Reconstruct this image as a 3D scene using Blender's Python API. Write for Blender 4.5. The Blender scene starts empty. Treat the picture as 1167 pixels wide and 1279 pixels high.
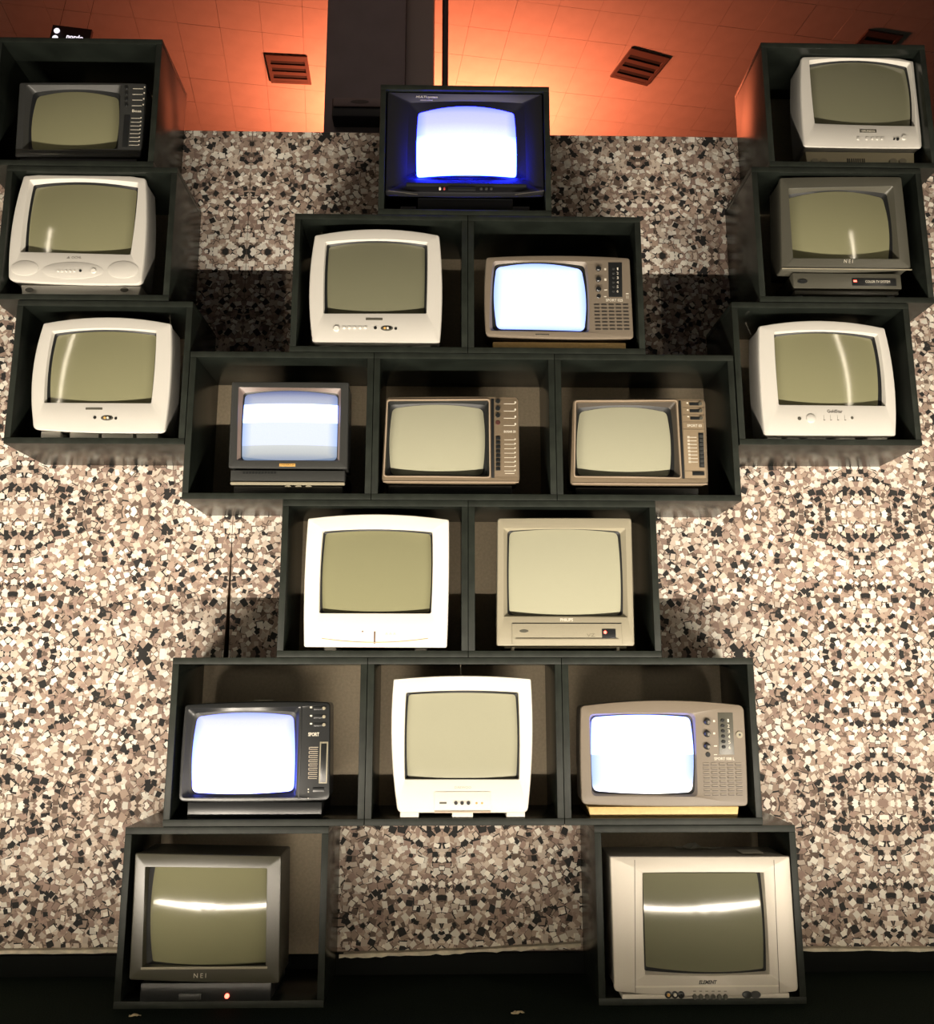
import bpy, bmesh, math, random
import numpy as np
from mathutils import Vector, Matrix
random.seed(7)
scene = bpy.context.scene
col = scene.collection
R = math.radians

# ------------------------------------------------------------------ camera
F_PX = 1086.75                         # focal length in pixels of the 1167 px wide frame
CAM = Vector((-0.0498, -2.5118, 0.8588))
PITCH, YAW = 0.1876, 0.0204
cd = bpy.data.cameras.new('camera'); cam = bpy.data.objects.new('camera', cd); col.objects.link(cam)
cd.sensor_fit = 'HORIZONTAL'; cd.sensor_width = 36.0; cd.lens = F_PX / 1167 * 36.0
cd.clip_start = 0.05; cd.clip_end = 100
cam.location = CAM
cam.rotation_euler = (math.pi / 2 + PITCH, 0, -YAW)
scene.camera = cam

# ------------------------------------------------------------------ world, exposure
w = bpy.data.worlds.new('world'); scene.world = w; w.use_nodes = True
w.node_tree.nodes['Background'].inputs[0].default_value = (0.55, 0.8, 0.62, 1)
w.node_tree.nodes['Background'].inputs[1].default_value = 0.006
scene.view_settings.view_transform = 'Standard'; scene.view_settings.look = 'None'
scene.view_settings.gamma = 1; scene.view_settings.use_curve_mapping = False
scene.view_settings.exposure = 0.55

# main lamps of the place (their housings are built further down)
WARM = (1.0, 0.885, 0.74)
def area(name, loc, target, sx, sy, power, color, spread=180):
    l = bpy.data.lights.new(name, 'AREA'); l.shape = 'RECTANGLE'; l.size = sx; l.size_y = sy
    l.energy = power; l.color = color; l.spread = R(spread)
    o = bpy.data.objects.new(name, l); col.objects.link(o); o.location = loc
    o.rotation_euler = (Vector(target) - Vector(loc)).to_track_quat('-Z', 'Y').to_euler()
    return o
FLOOD = [(-1.35, 28), (-0.45, 15), (0.45, 15), (1.35, 28)]      # long light bars on the floor, aimed up at the stack
FY, FZ = -1.22, 0.045
for x, power in FLOOD:
    area('light_bar_beam', (x, FY, FZ), (x, 0.27, 4.0 if abs(x) > 1 else 5.0), 0.88, 0.007, power, WARM, 140)
TUBE_STRENGTH = 36
ORANGE = (1.0, 0.215, 0.095)
UP = ((-0.75, 5.0, 5.38), (0.45, 5.0, 5.30))
for p, e in ((UP[0], 125), (UP[1], 125)):
    l = bpy.data.lights.new('uplight_bulb', 'POINT'); l.energy = e; l.color = ORANGE; l.shadow_soft_size = 0.1
    o = bpy.data.objects.new('uplight_bulb', l); col.objects.link(o); o.location = p

# ------------------------------------------------------------------ measuring aid: a point on the plane y = Y
def un(u, v, Y):
    x, y, z = (u - 583.5) / F_PX, 1.0, -(v - 639.5) / F_PX
    c, s = math.cos(PITCH), math.sin(PITCH); y, z = c * y - s * z, s * y + c * z
    c, s = math.cos(YAW), math.sin(YAW); x, y = c * x + s * y, -s * x + c * y
    t = (Y - CAM.y) / y
    return CAM.x + x * t, CAM.z + z * t

# ------------------------------------------------------------------ materials
MATS = {}
def mat(name, color, rough=0.5, metal=0.0, spec=0.5, noise=0.0, nscale=60, bump=0.0, coat=0.0):
    if name in MATS: return MATS[name]
    m = bpy.data.materials.new(name); m.use_nodes = True; nt = m.node_tree
    b = nt.nodes['Principled BSDF']
    b.inputs['Base Color'].default_value = (*color, 1); b.inputs['Roughness'].default_value = rough
    b.inputs['Metallic'].default_value = metal; b.inputs['Specular IOR Level'].default_value = spec
    b.inputs['Coat Weight'].default_value = coat; b.inputs['Coat Roughness'].default_value = 0.08
    if noise or bump:
        tc = nt.nodes.new('ShaderNodeTexCoord'); nz = nt.nodes.new('ShaderNodeTexNoise')
        nz.inputs['Scale'].default_value = nscale; nz.inputs['Detail'].default_value = 4
        nt.links.new(tc.outputs['Object'], nz.inputs['Vector'])
        if noise:
            cr = nt.nodes.new('ShaderNodeValToRGB')
            cr.color_ramp.elements[0].position = 0.3; cr.color_ramp.elements[1].position = 0.7
            cr.color_ramp.elements[0].color = (*[c * (1 - noise) for c in color], 1)
            cr.color_ramp.elements[1].color = (*[min(1, c * (1 + noise)) for c in color], 1)
            nt.links.new(nz.outputs['Fac'], cr.inputs['Fac']); nt.links.new(cr.outputs['Color'], b.inputs['Base Color'])
        if bump:
            bp = nt.nodes.new('ShaderNodeBump'); bp.inputs['Strength'].default_value = bump
            bp.inputs['Distance'].default_value = 0.001
            nt.links.new(nz.outputs['Fac'], bp.inputs['Height']); nt.links.new(bp.outputs['Normal'], b.inputs['Normal'])
    MATS[name] = m
    return m
def emit(name, color, strength):
    if name in MATS: return MATS[name]
    m = bpy.data.materials.new(name); m.use_nodes = True; nt = m.node_tree
    b = nt.nodes['Principled BSDF']; b.inputs['Base Color'].default_value = (0.02, 0.02, 0.02, 1)
    b.inputs['Emission Color'].default_value = (*color, 1); b.inputs['Emission Strength'].default_value = strength
    MATS[name] = m
    return m

LACQUER = mat('black_lacquer', (0.008, 0.010, 0.008), 0.26, spec=0.42, noise=0.35, nscale=9, bump=0.015)
EDGE = mat('black_matt_edge', (0.014, 0.017, 0.013), 0.5, spec=0.25, noise=0.3, nscale=25)
HARDBOARD = mat('brown_hardboard', (0.46, 0.38, 0.26), 0.6, noise=0.10, nscale=120)
SILVER = mat('silver_plastic', (0.56, 0.54, 0.49), 0.42, noise=0.03, nscale=500, bump=0.12)
WHITE = mat('white_plastic', (0.72, 0.69, 0.62), 0.42, noise=0.03, nscale=500, bump=0.12)
SATIN = mat('satin_silver', (0.50, 0.46, 0.39), 0.42, metal=0.12, noise=0.03, nscale=500)
TAUPE = mat('taupe_plastic', (0.165, 0.135, 0.10), 0.45, noise=0.06, nscale=400, bump=0.12)
BROWN = mat('brown_plastic', (0.15, 0.115, 0.075), 0.4, noise=0.08, nscale=300, bump=0.1)
BEIGE = mat('grey_beige_plastic', (0.27, 0.245, 0.175), 0.45, noise=0.04, nscale=500, bump=0.12)
CHARCOAL = mat('charcoal_plastic', (0.075, 0.072, 0.055), 0.38, noise=0.08, nscale=400, bump=0.1)
GRAPHITE = mat('graphite_plastic', (0.035, 0.036, 0.034), 0.35, noise=0.08, nscale=400, bump=0.08)
BLACKP = mat('black_plastic', (0.013, 0.014, 0.014), 0.3, noise=0.1, nscale=300)
RUBBER = mat('black_gasket', (0.006, 0.007, 0.007), 0.5)
CHROME = mat('chrome_trim', (0.55, 0.5, 0.42), 0.25, metal=0.9)
PALE = mat('pale_print', (0.62, 0.58, 0.48), 0.5)
GOLD = mat('gold_print', (0.62, 0.36, 0.10), 0.4)
YELLOW = mat('yellowed_plastic', (0.62, 0.43, 0.17), 0.5, noise=0.08, nscale=90)
REDLED = emit('red_led', (1.0, 0.08, 0.05), 6)
PAPER = mat('paper', (0.66, 0.62, 0.52), 0.7)

def screen_mat(name, tint, rough=0.10):
    m = mat(name, tint, rough, spec=0.55, noise=0.03, nscale=900)
    return m
GLASS = screen_mat('screen_glass', (0.205, 0.200, 0.115))
GLASS_DARK = screen_mat('screen_glass_dark', (0.15, 0.148, 0.095))
GLASS_PALE = screen_mat('screen_glass_pale', (0.33, 0.325, 0.235))

def lit_mat(name, bands):
    """switched-on picture: bands = [(height 0..1 from the bottom, emitted colour)]"""
    m = bpy.data.materials.new(name); m.use_nodes = True; nt = m.node_tree
    b = nt.nodes['Principled BSDF']; b.inputs['Base Color'].default_value = (0.08, 0.08, 0.08, 1)
    b.inputs['Roughness'].default_value = 0.12
    at = nt.nodes.new('ShaderNodeAttribute'); at.attribute_name = 'picture'
    sp = nt.nodes.new('ShaderNodeSeparateXYZ'); nt.links.new(at.outputs['Vector'], sp.inputs[0])
    cr = nt.nodes.new('ShaderNodeValToRGB'); el = cr.color_ramp.elements
    top = max(max(c) for _, c in bands)
    for i, (p, c) in enumerate(bands):
        e = el[i] if i < 2 else el.new(p)
        e.position = p; e.color = (*[v / top for v in c], 1)
    nt.links.new(sp.outputs['Z'], cr.inputs['Fac'])
    # faint snow on the tube
    nz = nt.nodes.new('ShaderNodeTexNoise'); nz.inputs['Scale'].default_value = 500; nz.inputs['Detail'].default_value = 2
    tc = nt.nodes.new('ShaderNodeTexCoord'); nt.links.new(tc.outputs['Object'], nz.inputs['Vector'])
    mr = nt.nodes.new('ShaderNodeMapRange'); mr.inputs['To Min'].default_value = 0.9 * top; mr.inputs['To Max'].default_value = 1.1 * top
    nt.links.new(nz.outputs['Fac'], mr.inputs['Value'])
    # the picture falls off to blue at the tube's rim
    su = nt.nodes.new('ShaderNodeVectorMath'); su.operation = 'SUBTRACT'; su.inputs[1].default_value = (0.5, 0, 0.5)
    ab = nt.nodes.new('ShaderNodeVectorMath'); ab.operation = 'ABSOLUTE'; s2 = nt.nodes.new('ShaderNodeSeparateXYZ')
    mx = nt.nodes.new('ShaderNodeMath'); mx.operation = 'MAXIMUM'
    nt.links.new(at.outputs['Vector'], su.inputs[0]); nt.links.new(su.outputs[0], ab.inputs[0]); nt.links.new(ab.outputs[0], s2.inputs[0])
    nt.links.new(s2.outputs['X'], mx.inputs[0]); nt.links.new(s2.outputs['Z'], mx.inputs[1])
    rm = nt.nodes.new('ShaderNodeValToRGB'); rm.color_ramp.elements[0].position = 0.40; rm.color_ramp.elements[0].color = (1, 1, 1, 1)
    rm.color_ramp.elements[1].position = 0.5; rm.color_ramp.elements[1].color = (0.45, 0.62, 0.95, 1)
    mc = nt.nodes.new('ShaderNodeMix'); mc.data_type = 'RGBA'; mc.blend_type = 'MULTIPLY'; mc.inputs[0].default_value = 1.0
    nt.links.new(mx.outputs[0], rm.inputs['Fac'])
    nt.links.new(cr.outputs['Color'], mc.inputs[6]); nt.links.new(rm.outputs['Color'], mc.inputs[7])
    nt.links.new(mc.outputs[2], b.inputs['Emission Color'])
    nt.links.new(mr.outputs['Result'], b.inputs['Emission Strength'])
    return m

# ------------------------------------------------------------------ mesh helpers
class MB:
    def __init__(s): s.v = []; s.f = []
    def add(s, vs, fs):
        o = len(s.v); s.v += [tuple(p) for p in vs]; s.f += [[i + o for i in f] for f in fs]; return s
    def box(s, x0, x1, y0, y1, z0, z1):
        vs = [(x, y, z) for x in (x0, x1) for y in (y0, y1) for z in (z0, z1)]
        return s.add(vs, [(0, 1, 3, 2), (4, 6, 7, 5), (0, 4, 5, 1), (2, 3, 7, 6), (0, 2, 6, 4), (1, 5, 7, 3)])
    def loft(s, loops, cap0=False, cap1=False):
        n = len(loops[0]); vs = [p for l in loops for p in l]; fs = []
        for k in range(len(loops) - 1):
            for i in range(n):
                j = (i + 1) % n; fs.append((k * n + i, k * n + j, (k + 1) * n + j, (k + 1) * n + i))
        if cap0: fs.append(tuple(range(n)))
        if cap1: fs.append(tuple((len(loops) - 1) * n + i for i in range(n)))
        return s.add(vs, fs)
    def tube(s, p0, p1, r0, r1=None, n=10):
        r1 = r0 if r1 is None else r1
        p0, p1 = Vector(p0), Vector(p1); d = (p1 - p0).normalized()
        a = d.orthogonal().normalized(); b = d.cross(a)
        L = lambda p, r: [p + r * (math.cos(t) * a + math.sin(t) * b) for t in (2 * math.pi * i / n for i in range(n))]
        return s.loft([L(p0, r0), L(p1, r1)], True, True)
    def disc(s, x, z, rx, rz, y0, y1, n=16, taper=1.0):
        L = lambda k, y: [(x + k * rx * math.cos(2 * math.pi * i / n), y, z + k * rz * math.sin(2 * math.pi * i / n)) for i in range(n)]
        return s.loft([L(1, y1), L(1, y0 + 0.25 * (y1 - y0)), L(taper, y0)], True, True)
    def build(s, name, m, parent=None, bevel=0.0, smooth=True, loc=None):
        me = bpy.data.meshes.new(name)
        bm = bmesh.new()
        vs = [bm.verts.new(p) for p in s.v]
        for f in s.f:
            try: bm.faces.new([vs[i] for i in f])
            except ValueError: pass
        bmesh.ops.recalc_face_normals(bm, faces=bm.faces)
        if bevel:
            bmesh.ops.bevel(bm, geom=list(bm.edges), offset=bevel, segments=2, affect='EDGES', profile=0.5)
        bm.to_mesh(me); bm.free()
        if smooth:
            me.polygons.foreach_set('use_smooth', [True] * len(me.polygons)); me.set_sharp_from_angle(angle=R(38))
        me.materials.append(m)
        o = bpy.data.objects.new(name, me); col.objects.link(o)
        if parent: o.parent = parent
        if loc: o.location = loc
        return o
def tag(o, label=None, cat=None, group=None, kind=None):
    for k, v in (('label', label), ('category', cat), ('group', group), ('kind', kind)):
        if v: o[k] = v
    return o
def empty(name, loc, label=None, cat=None, group=None):
    o = bpy.data.objects.new(name, None); o.empty_display_size = 0.05; col.objects.link(o); o.location = loc
    return tag(o, label, cat, group)
def text(body, x, z, h, m, parent, y=-0.0006, width=None, name='lettering', shear=0.0, bold=0.0):
    """flat lettering standing on a front face, centred at x, z; h = cap height"""
    c = bpy.data.curves.new('lettering', 'FONT'); c.body = body; c.align_x = 'CENTER'; c.align_y = 'CENTER'
    c.size = h / 0.69; c.shear = shear; c.offset = bold * h; c.resolution_u = 2; c.extrude = 0.0002
    t = bpy.data.objects.new('lettering', c)
    me = bpy.data.meshes.new_from_object(t)
    bpy.data.objects.remove(t)
    n = len(me.vertices); co = np.empty(n * 3); me.vertices.foreach_get('co', co); co = co.reshape(n, 3)
    if n:
        cx, cy = (co[:, 0].min() + co[:, 0].max()) / 2, (co[:, 1].min() + co[:, 1].max()) / 2
        wd = co[:, 0].max() - co[:, 0].min(); k = (width / wd) if width else 1.0
        new = np.c_[x + (co[:, 0] - cx) * k, y - co[:, 2], z + co[:, 1] - cy]
        me.vertices.foreach_set('co', new.ravel())
    me.materials.clear(); me.materials.append(m); me.name = name
    o = bpy.data.objects.new(name, me); col.objects.link(o); o.parent = parent
    return o

# ------------------------------------------------------------------ the setting
DEP = 0.27                                 # box depth; wall face at y = WALL
WALL = 0.275
WTOP = 2.755
XA, XB = -2.6, 2.6
SEAM = -0.751                              # a seam between two wallpapered panels
def seam_gap(z):                           # half width of the opened seam at height z
    return 0.0008 if z > 1.30 else 0.0008 + 0.0085 * min(1, (1.30 - z) / 0.45)
floor = MB().box(-6, 6, -6, 9, -0.05, 0.0).build('floor', mat('dark_carpet', (0.009, 0.014, 0.010), 0.95, spec=0.05, noise=0.45, nscale=260, bump=0.9), smooth=False)
tag(floor, 'dark green-black carpet floor under the stacked boxes', 'floor', kind='structure')
wall = empty('wall_back', (0, WALL, 0)); tag(wall, 'low partition wall papered with cream, tan and black chips', 'wall', kind='structure')
WB = mat('wall_board', (0.20, 0.15, 0.11), 0.7)
for side in (-1, 1):
    zs = [0, 0.4, 0.8, 0.85, 0.95, 1.05, 1.15, 1.25, 1.30, 1.5, WTOP]
    front = [(SEAM + side * seam_gap(z), z) for z in zs]; out = XA if side < 0 else XB
    poly = [(out, 0)] + front + [(out, WTOP)]
    m = MB(); m.loft([[(x, 0, z) for x, z in poly], [(x, 0.05, z) for x, z in poly]], True, True)
    m.build('wall_panel', WB, wall, smooth=False)
MB().box(XA, XB, 0.055, 0.08, 0, WTOP - 0.01).build('backing_board', mat('dark_backing', (0.01, 0.01, 0.01), 0.8), wall, smooth=False)
# printed wallpaper of scattered chips, mirrored tile after tile as in the print
TW, TH = 0.682, 0.455
ZAX = 0.93
rng = np.random.default_rng(11)
PAL = {'white': (0.80, 0.755, 0.66), 'cream': (0.60, 0.51, 0.42), 'tan': (0.40, 0.30, 0.235), 'pink': (0.33, 0.235, 0.19), 'brown': (0.16, 0.115, 0.09), 'dark': (0.028, 0.027, 0.026)}
chips = []                                 # (quad 4x2, colour, height)
def chip(x, z, s, asp, ang, c, h):
    q = np.array([(-1, -asp), (1, -asp), (1, asp), (-1, asp)], float) * s / 2 * (1 + rng.uniform(-0.18, 0.18, (4, 2)))
    ca, sa = math.cos(ang), math.sin(ang)
    q = q @ np.array([[ca, sa], [-sa, ca]]) + (x, z)
    chips.append((q, np.array(PAL[c]) * rng.uniform(0.82, 1.15), h))
def layer(pitch, keep, smin, smax, weights, h0, h1, outline):
    names = list(weights); pr = np.array([weights[k] for k in names], float); pr /= pr.sum()
    for x in np.arange(0, TW + pitch, pitch):
        for z in np.arange(0, TH + pitch, pitch):
            if rng.random() > keep: continue
            xx, zz = x + rng.uniform(-0.5, 0.5) * pitch, z + rng.uniform(-0.5, 0.5) * pitch
            s = rng.uniform(smin, smax); a = rng.uniform(0, math.pi); asp = rng.uniform(0.7, 1.0); h = rng.uniform(h0, h1)
            k = names[rng.choice(len(names), p=pr)]
            if rng.random() < outline: chip(xx, zz, s * 1.22, asp, a, 'brown' if rng.random() < .6 else 'dark', h - 0.00004)
            chip(xx, zz, s, asp, a, k, h)
layer(0.017, 1.0, 0.018, 0.030, dict(cream=.2, tan=.40, pink=.3, brown=.15), 0.0002, 0.0005, 0.35)
layer(0.0155, 0.9, 0.013, 0.023, dict(white=.08, cream=.34, tan=.30, pink=.2, brown=.12, dark=.08), 0.0005, 0.0009, 0.35)
layer(0.024, 0.62, 0.012, 0.020, dict(white=.66, cream=.1, dark=.24), 0.0009, 0.0013, 0.25)
Q = np.array([c[0] for c in chips]); C = np.array([c[1] for c in chips]); Hh = np.array([c[2] for c in chips])
VS, CS = [], []
for i in range(math.floor((XA - SEAM) / TW) - 1, math.ceil((XB - SEAM) / TW) + 1):
    for j in range(math.floor(-ZAX / TH) - 1, math.ceil((WTOP - ZAX) / TH) + 1):
        x0, z0 = SEAM + i * TW, ZAX + j * TH
        qx, qz = Q[:, :, 0], Q[:, :, 1]
        x = x0 + (qx if i % 2 == 0 else TW - qx); z = z0 + (qz if j % 2 == 0 else TH - qz)
        if i % 2 != j % 2: x, z = x[:, ::-1], z[:, ::-1]
        if i == 0: x = np.maximum(x, SEAM + np.vectorize(seam_gap)(z))
        if i == -1: x = np.minimum(x, SEAM - np.vectorize(seam_gap)(z))
        x = np.clip(x, XA, XB); z = np.clip(z, 0.06, WTOP - 0.001)
        y = -np.repeat(Hh[:, None], 4, 1) - (i % 2) * 1.3e-5 - (j % 2) * 2.6e-5
        ar = (x.max(1) - x.min(1) > 0.002) & (z.max(1) - z.min(1) > 0.002)
        VS.append(np.stack([x, y, z], 2)[ar]); CS.append(C[ar])
VS = np.concatenate(VS); CS = np.concatenate(CS); n = len(VS)
me = bpy.data.meshes.new('wallpaper_chips')
me.vertices.add(n * 4); me.vertices.foreach_set('co', VS.ravel())
me.loops.add(n * 4); me.loops.foreach_set('vertex_index', np.arange(n * 4, dtype=np.int32))
me.polygons.add(n); me.polygons.foreach_set('loop_start', np.arange(0, n * 4, 4, dtype=np.int32))
at = me.attributes.new('chip', 'FLOAT_COLOR', 'FACE'); at.data.foreach_set('color', np.c_[CS, np.ones(n)].ravel())
me.update(); me.validate()
m = bpy.data.materials.new('printed_chips'); m.use_nodes = True
a = m.node_tree.nodes.new('ShaderNodeAttribute'); a.attribute_name = 'chip'
b = m.node_tree.nodes['Principled BSDF']; b.inputs['Roughness'].default_value = 0.75; b.inputs['Specular IOR Level'].default_value = 0.2
m.node_tree.links.new(a.outputs['Color'], b.inputs['Base Color']); me.materials.append(m)
o = bpy.data.objects.new('wallpaper_chips', me); col.objects.link(o); o.parent = wall; o['kind'] = 'stuff'
# skirting with the torn pale lower edge of the wallpaper
BB = mat('black_skirting', (0.005, 0.006, 0.005), 0.7, spec=0.08)
o = MB().box(XA, XB, WALL - 0.022, WALL - 0.002, 0, 0.058).build('baseboard_back', BB, bevel=0.002)
tag(o, 'black skirting board along the foot of the chip wallpaper', 'baseboard', kind='structure')
TE = mat('torn_edge', (0.62, 0.55, 0.42), 0.8, noise=0.25, nscale=30)
def torn(x0, x1, za, zb, hs, sag=0.0):
    m = MB(); N = 40; top = []; bot = []
    for i in range(N + 1):
        t = i / N; x = x0 + (x1 - x0) * t; z = za + (zb - za) * t - sag * 4 * t * (1 - t)
        top.append((x, z + hs * random.uniform(0.8, 1.1))); bot.append((x, z - hs * random.uniform(0.1, 0.9)))
    poly = top + bot[::-1]
    m.loft([[(x, WALL - 0.0235, z) for x, z in poly], [(x, WALL - 0.002, z) for x, z in poly]], True, True)
    return m.build('trim_1', TE, smooth=False)
for i, a_ in enumerate(((-2.5, -0.93, 0.060, 0.070, 0.006), (-0.37, 0.345, 0.052, 0.078, 0.007, 0.004), (0.92, 2.5, 0.062, 0.050, 0.005))):
    o = torn(*a_); o.name = 'trim_%d' % (i + 1)
    tag(o, ('torn pale wallpaper edge over the skirting beside the black television', 'bent pale strip above the skirting between the two lowest boxes', 'torn pale wallpaper edge over the skirting beside the silver television')[i], 'trim', kind='structure')

# hall behind: ceiling of small square tiles, lit orange from below
CZ = 6.16
ceil = MB().box(-12, 12, -6, 14, CZ + 0.007, CZ + 0.08).build('ceiling', mat('ceiling_joint', (0.46, 0.42, 0.39), 0.9), smooth=False)
tag(ceil, 'tiled hall ceiling glowing orange to red', 'ceiling', kind='structure')
TILE = mat('ceiling_tile', (0.60, 0.56, 0.52), 0.85, noise=0.05, nscale=7)
S = 0.34; ca, sa = math.cos(R(8)), math.sin(R(8))
tile_me = None; n = 0
VENTS = {}
def gpos(i, j):
    x, y = (i + .5) * S, (j + .5) * S
    return ca * x - sa * y + 0.0, sa * x + ca * y + 4.5
for (u, v, key) in ((361, 86, 'a'), (799, 83, 'b'), (1091, 57, 'c')):
    # where the sight line meets the ceiling
    x1, z1 = un(u, v, 10.0); t = (CZ - CAM.z) / (z1 - CAM.z)
    VENTS[key] = (CAM.x + (x1 - CAM.x) * t, CAM.y + 12.5118 * t)
cand = []
for i in range(-30, 31):
    for j in range(-14, 15):
        x, y = gpos(i, j)
        cand.append((abs(x - 0.2) / 1.55 + abs(y - 4.6) * 1.6, i, j))
cand.sort(); near = cand[:290]; rest = cand[290:]
rest = [(d, i, j) for d, i, j in rest if abs(gpos(i, j)[0]) < 9]
def tile_geo(m, x, y, z):
    h = S / 2 - 0.0012
    P4 = [(x + ca * a - sa * b, y + sa * a + ca * b) for a, b in ((-h, -h), (h, -h), (h, h), (-h, h))]
    m.loft([[(p[0], p[1], z) for p in P4], [(p[0], p[1], z + 0.005) for p in P4]], True, True)
m0 = MB(); tile_geo(m0, 0, 0, 0)
for d, i, j in near:
    x, y = gpos(i, j)
    if tile_me is None:
        o = m0.build('ceiling_tile', TILE, ceil, smooth=False); tile_me = o.data
    else:
        o = bpy.data.objects.new('ceiling_tile', tile_me); col.objects.link(o); o.parent = ceil
    o.location = (x, y, CZ + random.uniform(-0.001, 0.001))
m = MB()
for d, i, j in rest:
    x, y = gpos(i, j); tile_geo(m, x, y, CZ)
o = m.build('ceiling_tiles_around', TILE, ceil, smooth=False); o['kind'] = 'stuff'
VD = mat('vent_dark', (0.03, 0.025, 0.025), 0.6); VF = mat('vent_metal', (0.13, 0.09, 0.08), 0.5)
def vent(key, size, lab, ang):
    x, y = VENTS[key]
    e = empty('ceiling_vent', (x, y, CZ), lab, 'vent', 'air vents in the orange ceiling'); e.rotation_euler = (0, 0, ang)
    h = size / 2; hd = size * 0.5
    MB().box(-h, h, -hd, hd, -0.004, -0.001).build('backing', VD, e)
    f = MB(); t = 0.03
    f.box(-h, h, -hd, -hd + t, -0.016, -0.002).box(-h, h, hd - t, hd, -0.016, -0.002).box(-h, -h + t, -hd + t, hd - t, -0.016, -0.002).box(h - t, h, -hd + t, hd - t, -0.016, -0.002)
    f.build('frame', VF, e)
    for k in range(4):
        yy = -hd + (k + 0.5) * 2 * hd / 4
        MB().box(-h + t, h - t, yy - 0.02, yy + 0.02, -0.014, -0.005).build('slat', VF, e)
vent('a', 0.36, 'square slatted air vent left of the dark column in the bright orange ceiling', R(3))
vent('b', 0.38, 'dark square air vent in the orange ceiling right of the top television box', R(18))
vent('c', 0.33, 'dark air vent in the dim red ceiling above the box holding the pale rounded television', R(10))
# far hall wall, column and pipe
o = MB().box(-12, 12, 14, 14.1, 0, CZ + 0.1).build('wall_far', mat('far_wall', (0.35, 0.3, 0.27), 0.9), smooth=False)
tag(o, 'far plain wall of the hall behind the partition', 'wall', kind='structure')
YC = 2.6
def wx(u, v, Y): return un(u, v, Y)[0]
xl, xr, xm = wx(407, 80, YC), wx(541, 80, YC), wx(506, 80, YC)
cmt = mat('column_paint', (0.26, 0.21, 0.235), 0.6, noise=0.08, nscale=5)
e = empty('column', ((xl + xr) / 2, YC, 0), 'wide dark grey column rising behind the top television box', 'column')
cx0 = (xl + xr) / 2
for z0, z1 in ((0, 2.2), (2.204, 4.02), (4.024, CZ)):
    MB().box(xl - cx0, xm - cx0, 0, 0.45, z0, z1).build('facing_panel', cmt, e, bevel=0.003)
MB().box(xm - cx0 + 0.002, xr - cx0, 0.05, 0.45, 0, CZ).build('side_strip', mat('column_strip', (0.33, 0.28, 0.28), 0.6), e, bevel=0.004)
px_ = wx(556, 80, YC); pr = (wx(560, 80, YC) - wx(552, 80, YC)) / 2
e = empty('standpipe', (px_, YC + 0.1, 0), 'thin dark vertical pipe beside the grey column', 'pipe')
MB().tube((0, 0, 0), (0, 0, CZ), pr, n=16).build('pipe', mat('pipe_paint', (0.05, 0.035, 0.04), 0.5), e)
for zz in (2.9, 5.6): MB().tube((0, 0, zz), (0, 0, zz + 0.05), pr * 1.25, n=16).build('collar', mat('pipe_paint', (0.05, 0.035, 0.04), 0.5), e)
# emergency lamp box on the column
xa, za = un(415, 122, YC - 0.12); xb, zb = un(492, 146, YC - 0.12)
e = empty('emergency_lamp', ((xa + xb) / 2, YC - 0.12, zb), 'switched-off emergency lamp box mounted on the dark column', 'lamp')
w_, h_ = (xb - xa) / 2, za - zb
MB().box(-w_, w_, 0, 0.118, 0, h_).build('housing', mat('lamp_housing', (0.02, 0.02, 0.025), 0.5), e, bevel=0.008)
MB().box(-w_ + .01, w_ - .01, -0.012, -0.001, h_ * 0.48, h_ - .008).build('diffuser', mat('lamp_diffuser', (0.20, 0.14, 0.15), 0.4), e, bevel=0.003)
MB().disc(-0.02, h_ * 0.73, w_ * 0.3, h_ * 0.1, -0.0135, -0.011).build('dark_mark', mat('dim_print', (0.07, 0.05, 0.05), 0.5), e)
# hanging sign, mostly hidden by the top left box
xa, za = un(61, 33, 3.3); xb, zb = un(108, 66, 3.3)
e = empty('hanging_sign', ((xa + xb) / 2, 3.3, zb), 'small dark hanging sign with white lettering above the top box with the oldest black set', 'sign')
w_, h_ = (xb - xa) / 2, za - zb
sg = mat('sign_dark', (0.02, 0.016, 0.02), 0.5)
p = MB().box(-w_, w_, 0, 0.03, 0, h_).build('panel', sg, e, bevel=0.003); e.rotation_euler = (0, R(7), 0)
SW = emit('sign_white', (0.95, 0.85, 0.95), 0.9)
text('nordo', w_ * 0.25, h_ * 0.62, h_ * 0.16, SW, e, y=-0.002, bold=0.04)
for zz in (0.78, 0.5):
    MB().disc(-w_ * 0.72, h_ * zz, 0.022, 0.022, -0.003, 0.001).build('dot', SW, e)
for s_ in (-1, 1): MB().tube((s_ * w_ * .7, 0.015, h_), (s_ * w_ * .7, 0.015, h_ + 0.9), 0.0015).build('hanger_rod', sg, e)
# lamps that light the place, standing out of the picture
STM = mat('stand_black', (0.02, 0.02, 0.02), 0.4)
for (x, y, z), lab in ((UP[0], 'tall black uplighter with orange bulb behind the column'), (UP[1], 'tall black uplighter with orange bulb behind the thin pipe')):
    e = empty('uplighter', (x, y, 0), lab, 'lamp', 'orange uplighters in the hall')
    MB().tube((0, 0, 0), (0, 0, 0.03), 0.2, n=24).build('base', STM, e)
    MB().tube((0, 0, 0.03), (0, 0, z - 0.32), 0.018).build('pole', STM, e)
    ring = lambda r, zz: [(r * math.cos(2 * math.pi * i / 24), r * math.sin(2 * math.pi * i / 24), zz) for i in range(24)]
    MB().loft([ring(0.02, z - 0.30), ring(0.05, z - 0.32), ring(0.24, z + 0.03), ring(0.235, z + 0.03), ring(0.05, z - 0.29)], True, True).build('lamp_cup', STM, e)  # open cup added around the bulb to keep its light off the box sides
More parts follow.
